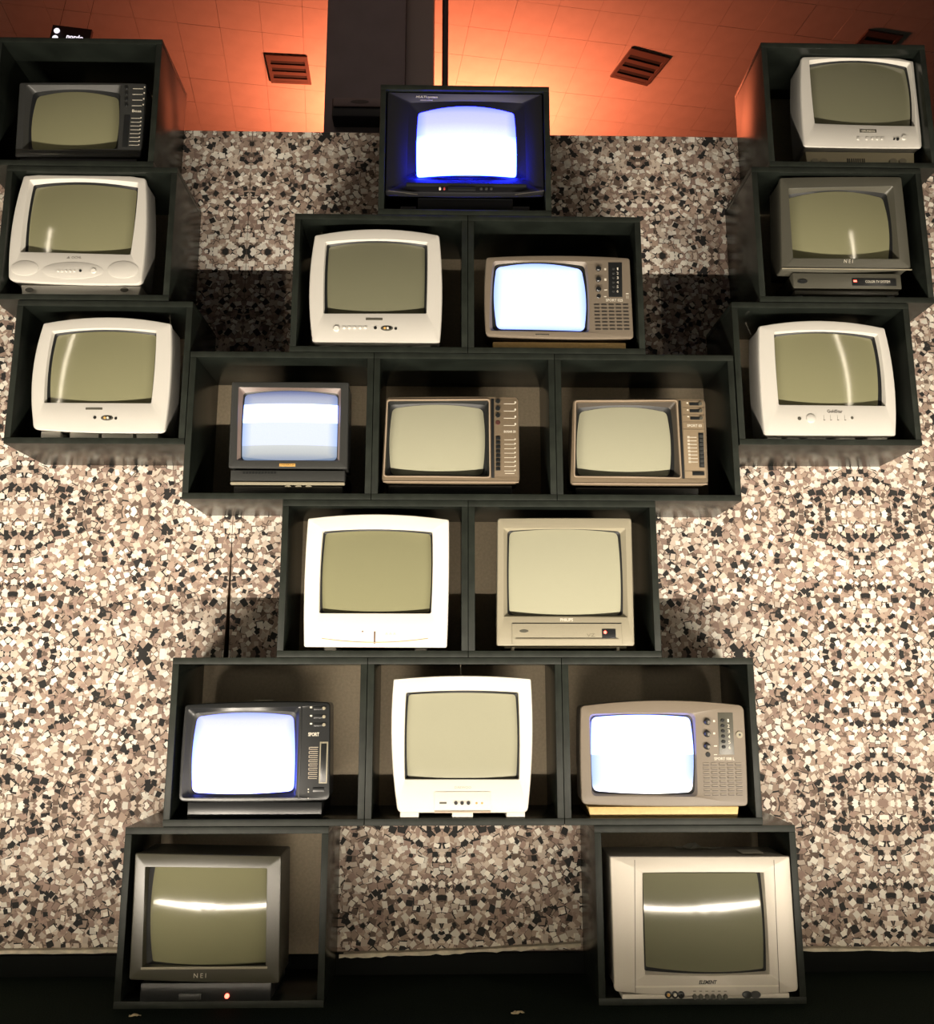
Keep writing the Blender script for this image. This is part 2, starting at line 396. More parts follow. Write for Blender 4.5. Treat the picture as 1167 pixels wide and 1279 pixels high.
for (x, power), lab in zip(FLOOD, ('low floor light bar at the outer side of the box with the black television', 'low floor light bar before the inner side of the box with the black television', 'low floor light bar before the inner side of the box with the silver television', 'low floor light bar at the outer side of the box with the silver television')):
    e = empty('light_bar', (x, FY, 0), lab, 'lamp', 'floor light bars')
    MB().box(-0.42, 0.42, -0.04, 0.04, 0.0, 0.012).build('base', STM, e, bevel=0.002)
    MB().box(-0.41, 0.41, -0.03, 0.022, 0.012, 0.032).build('housing', STM, e, bevel=0.004)
TUBE = emit('led_tube_glow', (1.0, 0.86, 0.66), TUBE_STRENGTH)
def led_tube(p0, p1, lab):
    e = empty('led_tube', p0, lab, 'lamp', 'tube lights framing the stack'); d = Vector(p1) - Vector(p0)
    MB().tube((0, 0, 0), d, 0.009, n=12).build('tube', TUBE, e)
    u = d.normalized()
    for q in (Vector((0, 0, 0)), d):
        MB().tube(q - u * 0.03, q + u * 0.03, 0.0135, n=12).build('end_cap', STM, e)
    return e
TL, TX, TZ = 2.17, 1.92, 2.87
led_tube((-TL, -1.15, 0.06), (-TL, -1.15, TZ), 'upright glowing tube light on the floor at the black television side')
led_tube((TX, -1.15, 0.06), (TX, -1.15, TZ), 'upright glowing tube light on the floor at the silver television side')
led_tube((-TL + .06, -1.15, 0.035), (TX - .06, -1.15, 0.035), 'long glowing tube light lying on the floor before the stack')

# ------------------------------------------------------------------ boxes
TB = 0.0185
def display_box(x0, x1, z0, z1, lab):
    w2, h = (x1 - x0) / 2 - 0.0008, z1 - z0 - 0.001
    e = empty('display_box', ((x0 + x1) / 2, 0, z0), lab, 'box', 'black display boxes')
    MB().box(-w2, w2, 0, DEP, 0, TB).build('bottom_board', LACQUER, e, bevel=0.0011)
    MB().box(-w2, w2, 0, DEP, h - TB, h).build('top_board', LACQUER, e, bevel=0.0011)
    for s in (-1, 1):
        a, b = sorted((s * w2, s * (w2 - TB)))
        MB().box(a, b, 0.0002, DEP, TB, h - TB).build('side_board', LACQUER, e, bevel=0.0011)
    for ch in e.children:
        ch.data.materials.append(EDGE)
        for p in ch.data.polygons:
            if p.normal.y < -0.5: p.material_index = 1
    MB().box(-w2 + TB, w2 - TB, DEP - 0.012, DEP - 0.002, TB, h - TB).build('back_panel', HARDBOARD, e)
    return e
H = 0.4572
BOX = {}
def bx(key, x0, x1, z0, lab, z1=None):
    z1 = z0 + H if z1 is None else z1
    display_box(x0, x1, z0, z1, lab); BOX[key] = (x0, x1, z0 + TB, z1 - TB)
Z = [k * H for k in range(7)]
bx('legL', -0.932, -0.377, Z[0], 'black box on the floor holding the large black television with the red standby lamp')
bx('legR', 0.352, 0.912, Z[0], 'black box on the floor holding the large silver television')
bx('r7a', -0.832, -0.281, Z[1], 'black box holding the small black portable with a lit screen and side sliders')
bx('r7b', -0.281, 0.271, Z[1], 'black box between two lit portables, holding a white television')
bx('r7c', 0.271, 0.823, Z[1], 'black box holding the lit taupe portable with the round lock on its panel')
bx('r6a', -0.540, 0.005, Z[2], 'black box holding the white television with a curved crease and centre slit')
bx('r6b', 0.005, 0.560, Z[2], 'black box holding the grey-beige square television')
bx('r5a', -0.836, -0.281, Z[3], 'black box holding the graphite television with a banded lit screen')
bx('r5b', -0.281, 0.268, Z[3], 'black box between two others, holding the brown portable with printed lines beside its buttons')
bx('r5c', 0.268, 0.818, Z[3], 'black box holding the brown portable with a tall slider on its panel')
bx('r4a', -0.538, 0.004, Z[4], 'black box holding the silver rounded television under the lowest corner of the top box')
bx('r4b', 0.004, 0.549, Z[4], 'black box holding the taupe portable with a fully white screen')
bx('head', -0.279, 0.269, Z[5], 'topmost single black box holding the television with the blue glow')
bx('L3', -1.369, -0.8365, 1.537, 'lowest box of the column that ends with the oldest black set on top', 1.989)
bx('L2', -1.445, -0.911, 1.990, 'black box holding the silver television with two oval speakers', 2.4395)
bx('L1', -1.522, -0.988, 2.440, 'black box holding the old black set with chrome strips, its side reflecting red', 2.897)
bx('R3', 0.8205, 1.377, 1.545, 'lowest box of the column that ends with the pale rounded television on top', 2.003)
bx('R2', 0.911, 1.461, 2.004, 'black box holding the charcoal television on a stepped base', 2.466)
bx('R1', 0.971, 1.519, 2.467, 'black box holding the pale rounded television with jacks under its chin', 2.918)

# ------------------------------------------------------------------ televisions
def loop4(c, r, bulge, nc=6, me=9):
    """closed outline from four corners (TL, TR, BR, BL), corner radius and outward bulge of top, right, bottom, left"""
    c = [Vector(p) for p in c]; ctr = sum(c, Vector((0, 0))) / 4; pts = []
    rr = r if isinstance(r, (list, tuple)) else [r] * 4
    for i in range(4):
        p, a, b = c[i], c[i - 1], c[(i + 1) % 4]
        s = p + (a - p).normalized() * rr[i]; e = p + (b - p).normalized() * rr[i]
        for k in range(nc + 1):
            t = k / nc; pts.append((1 - t) ** 2 * s + 2 * t * (1 - t) * p + t * t * e)
        e2 = b + (p - b).normalized() * rr[(i + 1) % 4]
        nrm = Vector((-(b - p).y, (b - p).x)).normalized()
        if nrm.dot((p + b) / 2 - ctr) < 0: nrm = -nrm
        for k in range(1, me + 1):
            t = k / (me + 1); pts.append(e.lerp(e2, t) + nrm * bulge[i] * 4 * t * (1 - t))
    return pts
def scale_loop(l, k, kz=None, cz=None):
    cx = sum(p.x for p in l) / len(l); c_z = sum(p.y for p in l) / len(l) if cz is None else cz
    kz = k if kz is None else kz
    return [Vector((cx + (p.x - cx) * k, c_z + (p.y - c_z) * kz)) for p in l]
def inset(l, d):
    n = len(l); out = []
    cx = sum(p.x for p in l) / n; cz = sum(p.y for p in l) / n
    for p in l:
        v = Vector((cx, cz)) - p
        out.append(p + v.normalized() * min(d, v.length))
    return out
def lerp_loop(a, b, t): return [p.lerp(q, t) for p, q in zip(a, b)]

class TV:
    def __init__(s, box, yf, name, label, outline, r, bulge, opening, ro, bo, screen, rs, bs, case, bezel=None,
                 funnel=None, glass=GLASS, lit=None, depth=0.225, curve=0.75, gasket=0.5, back=(0.62, 0.66), step=0.10, cut=0.0, fy0=0.006, dish=0.0):
        if lit: fy0 = -0.014 if box == 'head' else -0.006
        elif case in (SILVER, WHITE, SATIN, BEIGE): fy0 = 0.0015; curve = 0.92
        s.Y = yf; s.zf = BOX[box][2]
        s.k = (un(outline[1][0] + 0.5, outline[1][1], yf)[0] - un(outline[1][0] - 0.5, outline[1][1], yf)[0])   # metres per pixel here
        xs = [un(u, v, yf)[0] for u, v in outline]; s.xc = sum(xs) / 4
        s.e = empty(name, (s.xc, yf, s.zf), label, 'television', 'televisions in the stack')
        bezel = bezel or case; k = s.k
        K = lambda b: [q * k for q in b]
        O = loop4([s.q(*p) for p in outline], r * k if not isinstance(r, (list, tuple)) else K(r), K(bulge))
        bx0, bx1, bz0, bz1 = BOX[box]                                  # a set never reaches into the boards around it
        O = [Vector((min(max(p.x, bx0 + TB + 0.0035 - s.xc), bx1 - TB - 0.0035 - s.xc), min(p.y, bz1 - s.zf - 0.0035))) for p in O]
        P = loop4([s.q(*p) for p in opening], ro * k, K(bo)); G = loop4([s.q(*p) for p in screen], rs * k, K(bs))
        s.O, s.P, s.G = O, P, G
        at = lambda l, y: [(p.x, y, p.y) for p in l]
        gx = sum(p.x for p in G) / len(G); gz = sum(p.y for p in G) / len(G)
        fy = lambda p: fy0 + ((p.x - gx) ** 2 + (p.y - gz) ** 2) / (2 * curve)
        af = lambda l: [(p.x, fy(p), p.y) for p in l]
        zb = min(p.y for p in O); cz = zb + (max(p.y for p in O) - zb) * 0.45
        c1 = scale_loop(O, 0.985, 0.985); c2 = scale_loop(O, back[0], back[1], cz); c3 = scale_loop(O, back[0] * 0.8, back[1] * 0.8, cz)
        c15 = lerp_loop(c1, c2, 0.45)
        MB().loft([at(O, 0.0085), at(c1, 0.030), at(c1, step), at(c15, step + (depth - step) * 0.25), at(c2, depth * 0.86), at(c3, depth)], False, True).build('casing', case, s.e)
        m1 = lerp_loop(P, G, 1 - gasket)
        f0 = lambda l: [(p.x, max(0.0015, fy(p) * 0.72), p.y) for p in l]
        MB().loft([at(O, 0.0083), at(O, 0.004 - dish), at(inset(O, 0.0022), 0.0008 - dish), at(inset(O, 0.005), -dish), at(lerp_loop(P, inset(O, 0.0022), 0.02), 0.0), at(P, 0.0008)]).build('front_frame', bezel, s.e)
        MB().loft([at(P, 0.0008), f0(m1)]).build('screen_surround', funnel or bezel, s.e)
        MB().loft([f0(m1), [(p.x, fy(p) + 0.0015, p.y) for p in G], [(p.x, fy(p) + 0.004, p.y) for p in inset(G, 0.006)]]).build('gasket', RUBBER, s.e)
        N = 7; loops = []
        for i in range(N):
            t = 1 - i / N
            loops.append(af([Vector((gx + (p.x - gx) * t, gz + (p.y - gz) * t)) for p in G]))
        mb = MB().loft(loops); n = len(G); o0 = len(mb.v); mb.v.append((gx, fy0, gz))
        mb.f += [[(N - 1) * n + i, (N - 1) * n + (i + 1) % n, o0] for i in range(n)]
        s.screen = mb.build('screen', lit or glass, s.e)
        me = s.screen.data
        if lit:
            a = me.attributes.new('picture', 'FLOAT_VECTOR', 'POINT')
            zl, zh = min(p.y for p in G), max(p.y for p in G); xl_, xh = min(p.x for p in G), max(p.x for p in G)
            a.data.foreach_set('vector', [c for v in me.vertices for c in ((v.co.x - xl_) / (xh - xl_), 0, (v.co.z - zl) / (zh - zl))])
    def q(s, u, v):
        x, z = un(u, v, s.Y); return (x - s.xc, z - s.zf)
    # small pieces, placed by where they sit on the front
    def disc(s, name, u, v, ru, m, rv=None, out=0.004, parent=None, taper=0.85):
        x, z = s.q(u, v); return MB().disc(x, z, ru * s.k, (rv or ru) * s.k, -out, 0.002, taper=taper).build(name, m, parent or s.e)
    def plate(s, name, u0, v0, u1, v1, m, out=0.0015, bevel=0.0004, inn=0.002, skew=None):
        if skew is None:
            vm = (v0 + v1) / 2; x0, x1 = s.q(u0, vm)[0], s.q(u1, vm)[0]; z1, z0 = s.q(u0, v0)[1], s.q(u1, v1)[1]
            P4 = [(x0, z0), (x1, z0), (x1, z1), (x0, z1)]
        else:
            P4 = [s.q(u0 + skew, v1), s.q(u1 + skew, v1), s.q(u1, v0), s.q(u0, v0)]
        return MB().loft([[(x, -out, z) for x, z in P4], [(x, inn, z) for x, z in P4]], True, True).build(name, m, s.e, bevel=bevel)
    def marks(s, name, rects, m, out=0.0006):
        b = MB()
        for u0, v0, u1, v1 in rects:
            x0, z1 = s.q(u0, v0); x1, z0 = s.q(u1, v1); b.box(x0, x1, -out, 0.001, z0, z1)
        return b.build(name, m, s.e, smooth=False)
    def text(s, body, u, v, hpx, wpx, m, **kw):
        x, z = s.q(u, v); return text(body, x, z, hpx * s.k, m, s.e, width=wpx * s.k, **kw)
    def block(s, name, u0, v0, u1, v1, m, y0=0.004, y1=0.18, bevel=0.002, to_floor=False, taper=0.0):
        x0, z1 = s.q(u0, v0); x1, z0 = s.q(u1, v1)
        if to_floor: z0 = 0.0
        d = taper * s.k
        return MB().loft([[(x0 + d, y0, z0), (x1 - d, y0, z0), (x1 - d, y1, z0), (x0 + d, y1, z0)], [(x0, y0, z1), (x1, y0, z1), (x1, y1, z1), (x0, y1, z1)]], True, True).build(name, m, s.e, bevel=bevel)
    def feet(s, spans, vtop, m, y0=0.008):
        for u0, u1 in spans: s.block('foot', u0, vtop, u1, vtop + 2, m, y0, y0 + 0.16, 0.001, True)
    def antenna(s, u0, v0, u1, v1, y=0.06, m=CHROME):
        x0, z0 = s.q(u0, v0); x1, z1 = s.q(u1, v1)
        a = MB().tube((x0, y, z0), (x1, y, z1), 0.0016, n=8).build('antenna', m, s.e)
        MB().tube((x1, y, z1 - 0.002), (x1, y, z1 + 0.004), 0.0030, n=8).build('antenna_tip', m, a)

# --- old black set with chrome strips (top of its column)
t = TV('L1', 0.03, 'television', 'old black television with chrome strips below its olive screen',
       [(24, 103), (183, 104), (176, 196), (18, 196)], 3, (1, 0, 0, 0), [(33, 106), (151, 106), (147, 186), (28, 187)], 3, (0, 0, 0, 0),
       [(42, 114), (146, 116), (142, 182), (35, 183)], 9, (4, 2, 1, 2), BLACKP, GRAPHITE, gasket=0.45, depth=0.21)
t.plate('chrome_strip', 20, 187, 172, 189, CHROME); t.plate('chrome_strip', 20, 192, 173, 193.6, CHROME)
t.marks('printed_lines', [(166 - i * .3, 110.5 + i * 7.1, 179 - i * .6, 111.2 + i * 7.1) for i in range(4)] + [(164 - i * .4, 147.5 + i * 4.8, 176 - i * .4, 148.1 + i * 4.8) for i in range(8)], PALE)
t.marks('printed_symbols', [(180 - i * .6, 108 + i * 7.3, 181.6 - i * .6, 109.6 + i * 7.3) for i in range(4)] + [(175.6 - i * .4, 146.4 + i * 4.8, 177 - i * .4, 147.8 + i * 4.8) for i in range(8)], PALE)
t.text('Bosa', 171, 138.6, 3.4, 11.5, PALE, bold=0.03)
for i in range(4): t.disc('knob', 158, 110 + i * 7.2, 2, BLACKP)
t.plate('button_strip', 154, 144, 161, 184, BLACKP)
t.antenna(60, 103, 70, 99.5)
t.block('base', 24, 196, 170, 199, BLACKP, to_floor=True)
# --- silver set with two oval speakers
t = TV('L2', 0.015, 'television', 'silver rounded television with two oval speaker grilles under the screen',
       [(29, 219), (182, 222), (177, 355), (9, 350)], [4, 4, 9, 9], (6, 3, 2, 5), [(37, 224.5), (173, 228), (163, 318), (25, 314.5)], 2, (3.5, 1, 0, 1),
       [(41, 230), (168.5, 233), (161, 316.5), (31, 313.5)], 4, (3, 1, 0, 1), SILVER, gasket=0.5)
ok = t.disc('speaker_grille', 31, 335, 17, SILVER, 10, 0.0022, taper=0.93); ok = t.disc('speaker_grille', 153.7, 337, 19, SILVER, 11.5, 0.0022, taper=0.93)
t.disc('control_panel', 91, 338, 38, SILVER, 11.5, 0.0014, taper=0.95)
for i in range(5): t.disc('button', 73 + i * 5, 339, 1.3, WHITE, out=0.004)
t.disc('infrared_eye', 100.7, 338.6, 1.6, BLACKP); t.disc('knob', 117.4, 338.8, 3.2, WHITE, out=0.005)
t.text('▲ OCHL', 92.5, 321.5, 3, 18, mat('grey_print', (0.2, 0.19, 0.17), .5), shear=0.2)
t.block('base', 24, 354, 174, 362, SILVER, 0.012, 0.19, to_floor=True, taper=3)
for u in (36, 155): t.disc('socket', u, 361.5, 5, CHARCOAL, 3, out=-0.004)
# --- silver set under it
def rounded_silver(t, logo, dot1, oval, dot2, knob=None, buttons=()):
    t.plate('logo_plate', *logo, CHARCOAL, 0.001)
    t.disc('infrared_eye', *dot1, 2.0, BLACKP, out=0.002)
    j = t.disc('jack_panel', *oval, 7.6, CHARCOAL, 3.5, 0.0015)
    for d, mm in ((-2.5, GOLD), (1.2, PALE), (4.4, RUBBER)): t.disc('jack', oval[0] + d, oval[1], 1.5, mm, out=0.004)
    t.disc('headphone_socket', *dot2, 1.7, BLACKP, out=0.002)
    if knob: t.disc('knob', *knob, 3.6, WHITE, out=0.005)
    for u, v in buttons: t.disc('button', u, v, 1.7, WHITE, 1.5, 0.004)
t = TV('L3', 0.012, 'television', 'silver rounded television with a curved streak of light, in the lowest box of its column',
       [(53.5, 403), (214, 403.5), (206, 541), (40, 536)], [4, 4, 7, 8], (8, 3, 2, 7), [(65, 413.5), (195.5, 413), (189, 503.7), (54.6, 503)], 2, (3.5, 1, 0, 2),
       [(68, 416), (193, 415.5), (186.5, 502.5), (59, 502)], 5, (3, 1, 0, 2), SILVER, gasket=0.75)
rounded_silver(t, (107, 509, 128, 511.8), (118.5, 521.5), (133.7, 522), (144.8, 522.6))
t.antenna(207, 402, 204.5, 387); t.feet([(50, 74), (86, 122), (126, 165), (170, 196)], 538, WHITE)
# --- silver set in the opposite column
t = TV('R3', 0.012, 'television', 'silver rounded television with a round power button and four hook-shaped keys',
       [(948, 406.5), (1106, 409), (1120, 545), (955, 545)], [4, 4, 4, 4], (8, 5, 1, 2), [(967, 414.6), (1097, 417), (1107, 507), (973, 505.7)], 2, (3.5, 2, 0, 0.5),
       [(970, 417), (1093, 420), (1101, 506), (975, 504.5)], 5, (3.5, 2, 0, 0.5), SILVER, gasket=0.7)
DPRINT = mat('dark_print', (0.07, 0.06, 0.05), .5)
t.text('GoldStar', 1043, 513.7, 3.8, 19, DPRINT, bold=0.02)
t.disc('infrared_eye', 998.8, 522.8, 2.2, CHARCOAL, out=0.002); t.disc('power_button', 1013, 522.8, 5.6, SILVER, out=0.004)
t.marks('hook_keys', [r for x in (1029, 1037.3, 1046, 1055) for r in ((x, 518.5, x + .7, 525), (x, 524.3, x + 2.2, 525))], CHARCOAL)
t.disc('headphone_socket', 1064.7, 522, 1.7, CHARCOAL, out=0.002)
t.antenna(946, 408, 940, 394.5); t.feet([(960, 978), (985, 1000), (1010, 1034), (1045, 1070), (1085, 1110)], 543, WHITE)
# --- charcoal set on a stepped base
t = TV('R2', 0.012, 'television', 'charcoal square television on a stepped base with a red-lit label strip',
       [(974.4, 221.7), (1126.5, 220.6), (1138.6, 335), (976.6, 337)], 3, (1, 0.5, 2.5, 0), [(985, 235.5), (1116, 232.5), (1123.7, 323.5), (991, 322.4)], 2, (0, 0, 0, 0),
       [(987, 241), (1109, 240), (1116.5, 322.6), (991.5, 321)], 8, (5, 2.5, 0.5, 0.5), CHARCOAL, gasket=0.5)
t.text('N E I', 1060, 326.3, 4.6, 11.5, PALE, shear=0.2)
t.plate('lower_lip', 977, 335, 1139, 337.4, BEIGE, 0.003)
t.block('base', 992, 339, 1129, 359, CHARCOAL, 0.010, 0.2)
t.block('plinth', 995, 360, 1126, 366, CHARCOAL, 0.014, 0.19); t.feet([(996, 1006), (1112, 1122)], 365, BLACKP, 0.02)
x0, z1 = t.q(1066, 346); x1, z0 = t.q(1122, 355.6)
MB().box(x0, x1, 0.008, 0.012, z0, z1).build('label_window', BLACKP, t.e, bevel=0.0006)
MB().box(x0 + .004, x0 + .014, 0.0070, 0.009, (z0 + z1) / 2, (z0 + z1) / 2 + .005).build('red_lamp', REDLED, t.e)
x, z = t.q(1098, 350.5); text('COLOR TV SYSTEM', x, z, 3.2 * t.k, PALE, t.e, width=30 * t.k, y=0.0072)
x, z = t.q(1004, 350); MB().disc(x, z, 6 * t.k, 2.4 * t.k, 0.007, 0.012).build('emblem', BLACKP, t.e)
# --- pale rounded set on top of the opposite column
t = TV('R1', 0.035, 'television', 'pale rounded television with yellowed jacks under its chin, in a top box',
       [(1001, 70.5), (1144, 76), (1152.5, 185), (1005, 183)], [5, 6, 5, 4], (8, 4, 1, 2), [(1011, 75), (1137, 78), (1143.6, 157.4), (1018, 154.2)], 2, (4.5, 1.5, 0.5, 0.5),
       [(1013, 78), (1134.5, 81), (1141.5, 156.4), (1018.6, 152.8)], 4, (4, 1.5, 0, 0.5), SILVER, glass=GLASS_DARK, gasket=0.6, depth=0.21)
t.plate('logo_plate', 1074, 161.5, 1095, 165.8, CHARCOAL, 0.001); t.text('GRUNDIG', 1084.6, 163.7, 2.4, 16, PALE, y=-0.0012)
for u in (1072, 1083, 1090, 1096, 1102): t.disc('button', u, 173.6, 1.6, SILVER)
t.disc('infrared_eye', 1117, 174, 1.2, BLACKP); t.disc('infrared_eye', 1121.4, 174, 1.7, BLACKP, 1.9); t.disc('knob', 1129, 172.4, 3, SILVER, out=0.005)
t.block('base', 1008, 186, 1146, 197, mat('yellowed_silver', (0.42, 0.37, 0.25), 0.5), 0.014, 0.19, to_floor=True, taper=2)
for u in (1020, 1031, 1118, 1130):
    x, z = t.q(u, 199); MB().disc(x, z, 4.5 * t.k, 3.6 * t.k, 0.009, 0.018).build('jack', BEIGE, t.e)
x, z = t.q(1072, 198); b_ = MB()
for i in range(9): b_.box(x - .03 + i * .007, x - .027 + i * .007, 0.012, 0.015, z - .008, z + .008)
b_.build('vent_slots', CHARCOAL, t.e)
# --- the head: black set glowing blue
LIT_BLUE = lit_mat('lit_blue', [(0.0, (1.6, 2.8, 120)), (0.46, (1.5, 2.6, 110)), (0.58, (0.62, 0.68, 36)), (0.75, (0.44, 0.46, 24)), (1.0, (0.36, 0.38, 16))])
t = TV('head', 0.022, 'television', 'black television glowing blue in the topmost single box',
       [(483, 114), (679, 114.5), (680, 243), (481, 242)], 3, (1, 0, 2, 0), [(511, 128), (655, 128.5), (658, 225), (508, 224.5)], 4, (2, 0, 0, 0),
       [(522.5, 138.5), (642.5, 138.5), (645.5, 219.5), (520.5, 219.5)], 5, (5.5, 1, 0.5, 1), BLACKP, mat('head_black', (0.010, 0.010, 0.012), 0.5, spec=0.25), lit=LIT_BLUE, gasket=0.3, dish=0.014)
t.text('MULTI.system', 533.5, 124.4, 2.6, 27, PALE, shear=0.2, bold=0.03, y=-0.012); t.text('picture control', 533, 127.4, 1.2, 15, PALE, y=-0.009)
t.text('THOMSON', 581.7, 224.2, 2.2, 17, mat('blue_grey_print', (0.3, 0.3, 0.4), .5))
t.plate('sill', 508, 232.5, 657, 236, BLACKP, 0.020)
for u in (549.8, 555.2): t.disc('indicator', u, 239, 1.3, PALE if u < 552 else mat('red_print', (0.4, 0.05, 0.05), .5), out=0.0195)
t.plate('control_flap', 560, 236.6, 594, 241, BLACKP, 0.0185)
for u in (601, 607.5, 613.5): t.disc('button', u, 239, 1.8, GRAPHITE, 1.2, out=0.0195)
t.block('stand', 522, 246, 641, 256, BLACKP, 0.006, 0.2, to_floor=True); t.feet([(500, 520), (640, 662)], 256, BLACKP)
for sgn, (ua, ub) in ((-1, (486, 522)), (1, (643, 679))):
    xa_, z_a = t.q(ua, 242.5 if sgn < 0 else 247.4); xb_, z_b = t.q(ub, 247.4 if sgn < 0 else 242.5)
    MB().tube((xa_, -0.021, z_a), (xb_, -0.021, z_b), 0.0014, n=6).build('edge_trim', CHROME, t.e)
# --- silver set in the second row
t = TV('r4a', 0.012, 'television', 'silver rounded television with a row of five keys, beside the white-lit taupe portable',
       [(393, 293), (549, 293), (550, 430), (389.5, 430)], [4, 4, 6, 8], (8, 3, 1.5, 5), [(406.6, 302), (534.5, 302.3), (533, 391.6), (404, 391.6)], 2, (3.5, 0.5, 0, 1),
       [(410, 304), (530.5, 304.5), (529.5, 390.5), (408.5, 390.5)], 5, (3, 0.5, 0, 1), SILVER, glass=GLASS_DARK, gasket=0.8)
rounded_silver(t, (457, 397, 478, 400), (469, 409.5), (483.3, 410), (494.4, 410.5), (420.3, 410.7), [(430 + i * 6.6, 409.6) for i in range(5)])
t.antenna(401.5, 294, 399, 280); t.feet([(399, 424), (430, 466), (470, 508), (514, 538)], 427, WHITE)
# --- portables with a side panel
def portable_grille(t, u0, v0, u1, v1, m, nc=5, nr=8):
    b = MB()
    for i in range(nc):
        for j in range(nr):
            u = u0 + (u1 - u0) * (i + .5) / nc + (j - 4) * 0.25; v = v0 + (v1 - v0) * (j + .5) / nr
            x, z = t.q(u, v); a, c = (u1 - u0) / nc * 0.36 * t.k, (v1 - v0) / nr * 0.30 * t.k
            b.box(x - a, x + a, -0.0016, 0.001, z - c * .1, z + c)
    o = b.build('speaker_grille', m, t.e); o['kind'] = 'stuff'
LIT_WHITE = lit_mat('lit_white', [(0.0, (.72, .80, 1.5)), (1.0, (.60, .70, 1.5))])
t = TV('r4b', 0.014, 'television', 'taupe portable television with a fully white screen over a yellowed base, in the second row',
       [(607, 321), (787, 322), (792, 422), (606.5, 418.5)], [5, 4, 4, 7], (3, 0, 2, 1.5), [(616, 326), (733.5, 327), (736.5, 415), (611.5, 413)], 5, (1, 1, 0, 1),
       [(619.5, 331), (728, 333.5), (732, 412), (620, 409.5)], 9, (3.5, 2.5, 1, 2.5), TAUPE, lit=LIT_WHITE, gasket=0.55)
for v in (336, 349.5, 361.8): t.disc('knob', 747.6, v, 3.2, BLACKP, out=0.008, taper=0.7)
t.disc('socket', 748, 370, 2.6, BLACKP, out=0.002)
t.marks('printed_symbols', [(755, 335, 757.4, 337.4), (755, 347.8, 757.8, 350.6), (755, 361.6, 758.6, 362.8), (754.6, 370, 757.6, 371)], PALE)
t.plate('channel_panel', 760, 328, 777, 371, BLACKP, 0.001, skew=0.6)
for i in range(6):
    t.disc('channel_button', 766.5, 336 + i * 5.6, 1.8, GRAPHITE, 1.4, out=0.003)
    t.text(str(i + 1), 771.6, 336 + i * 5.6, 3.4, 1.6 if i == 0 else 2.2, PALE, y=-0.0014)
t.text('SPORT 025', 767.5, 375, 3.4, 21, PALE, bold=0.02)
portable_grille(t, 742, 379, 787, 414, mat('grille_dark', (0.03, 0.025, 0.02), .6))
t.plate('logo_plate', 669, 417.2, 686, 418.8, CHROME, 0.001); t.marks('emblem', [(782, 366.2, 785.4, 367.4), (782.6, 369, 783.2, 373), (784.6, 369, 785.2, 373)], PALE)
t.block('base', 616, 425, 783, 430, YELLOW, 0.012, 0.2, to_floor=True)
# --- third row: graphite set with a banded lit screen
LIT_BAND = lit_mat('lit_band', [(0.0, (.22, .24, .26)), (0.21, (.38, .41, .42)), (0.215, (.50, .55, .75)), (0.535, (.52, .57, .8)), (0.545, (2.2, 2.5, 5)), (0.80, (2.2, 2.5, 5)), (0.81, (.30, .34, .45)), (0.93, (.2, .22, .32)), (1.0, (.06, .08, .18))])
t = TV('r5a', 0.014, 'television', 'graphite square television whose lit screen shows white bands',
       [(289.5, 476.8), (436, 477.4), (434, 585), (285, 584)], 2, (0.5, 0, 0, 0), [(298, 483.5), (426, 485), (424, 576), (295.8, 575)], 1.5, (0, 0, 0, 0),
       [(305, 491), (421.5, 492), (420, 574), (301, 573.7)], 6, (3.5, 0.5, 1, 0.5), GRAPHITE, funnel=mat('pinkish_funnel', (0.16, 0.12, 0.105), 0.4), lit=LIT_BAND, gasket=0.25)
t.plate('logo_plate', 349, 579, 369, 582.6, GOLD, 0.0012); t.text('UNIVERSUM', 359, 580.8, 1.8, 17, BLACKP, y=-0.0014)
t.block('base', 287.5, 586.5, 430, 601, GRAPHITE, 0.008, 0.2); t.plate('trim_strip', 287.5, 601.5, 430, 605, BEIGE, -0.004, inn=0.03)
t.block('plinth', 291, 606, 427, 611, GRAPHITE, 0.014, 0.2, to_floor=True)
b_ = MB()
for i in range(11):
    x, z = t.q(303 + i * 3.9, 588.4); b_.box(x, x + 2.4 * t.k, 0.0068, 0.009, z - 2.6 * t.k, z)
b_.build('vent_slots', RUBBER, t.e)
for u in (359, 372, 385):
    x, z = t.q(u, 607); MB().disc(x, z, 4 * t.k, 1.6 * t.k, 0.009, 0.016).build('knob', BEIGE, t.e)
# --- brown portable with printed lines
t = TV('r5b', 0.016, 'television', 'brown portable television with printed lines beside its column of buttons',
       [(482.5, 496), (648, 495.5), (649.5, 603.5), (476.5, 602.5)], [4, 6, 8, 7], (1, 0, 0.5, 0), [(485, 501), (610.5, 500.5), (611.5, 594.5), (481, 593.5)], 3, (0, 0, 0, 0),
       [(489, 506.5), (604.5, 507), (604, 591.5), (487, 591)], 9, (3, 2, 0.5, 2), BROWN, funnel=RUBBER, glass=GLASS_PALE, gasket=0.6)
x0, z1 = t.q(483.6, 499.4); x1, z0 = t.q(613, 597)
rim = loop4([t.q(483.6, 499.4), t.q(612, 498.6), t.q(613, 597), t.q(479, 595.6)], 4 * t.k, (0, 0, 0, 0)); rim2 = inset(rim, 0.0035)
MB().loft([[(p.x, 0.001, p.y) for p in rim], [(p.x, -0.004, p.y) for p in rim], [(p.x, -0.004, p.y) for p in rim2], [(p.x, 0.001, p.y) for p in rim2]]).build('screen_rim', mat('bright_brown_rim', (0.33, 0.26, 0.19), 0.3), t.e)
t.plate('groove', 613.6, 498, 617.4, 597, RUBBER, 0.0008)
t.plate('control_panel', 618, 499, 646, 595, BROWN, 0.0008)
for v in (501.3, 510.3, 519): t.disc('knob', 622, v, 3, BLACKP, out=0.006); 
t.disc('power_button', 622, 528, 3, mat('dark_red_button', (0.06, 0.02, 0.015), .5), out=0.003)
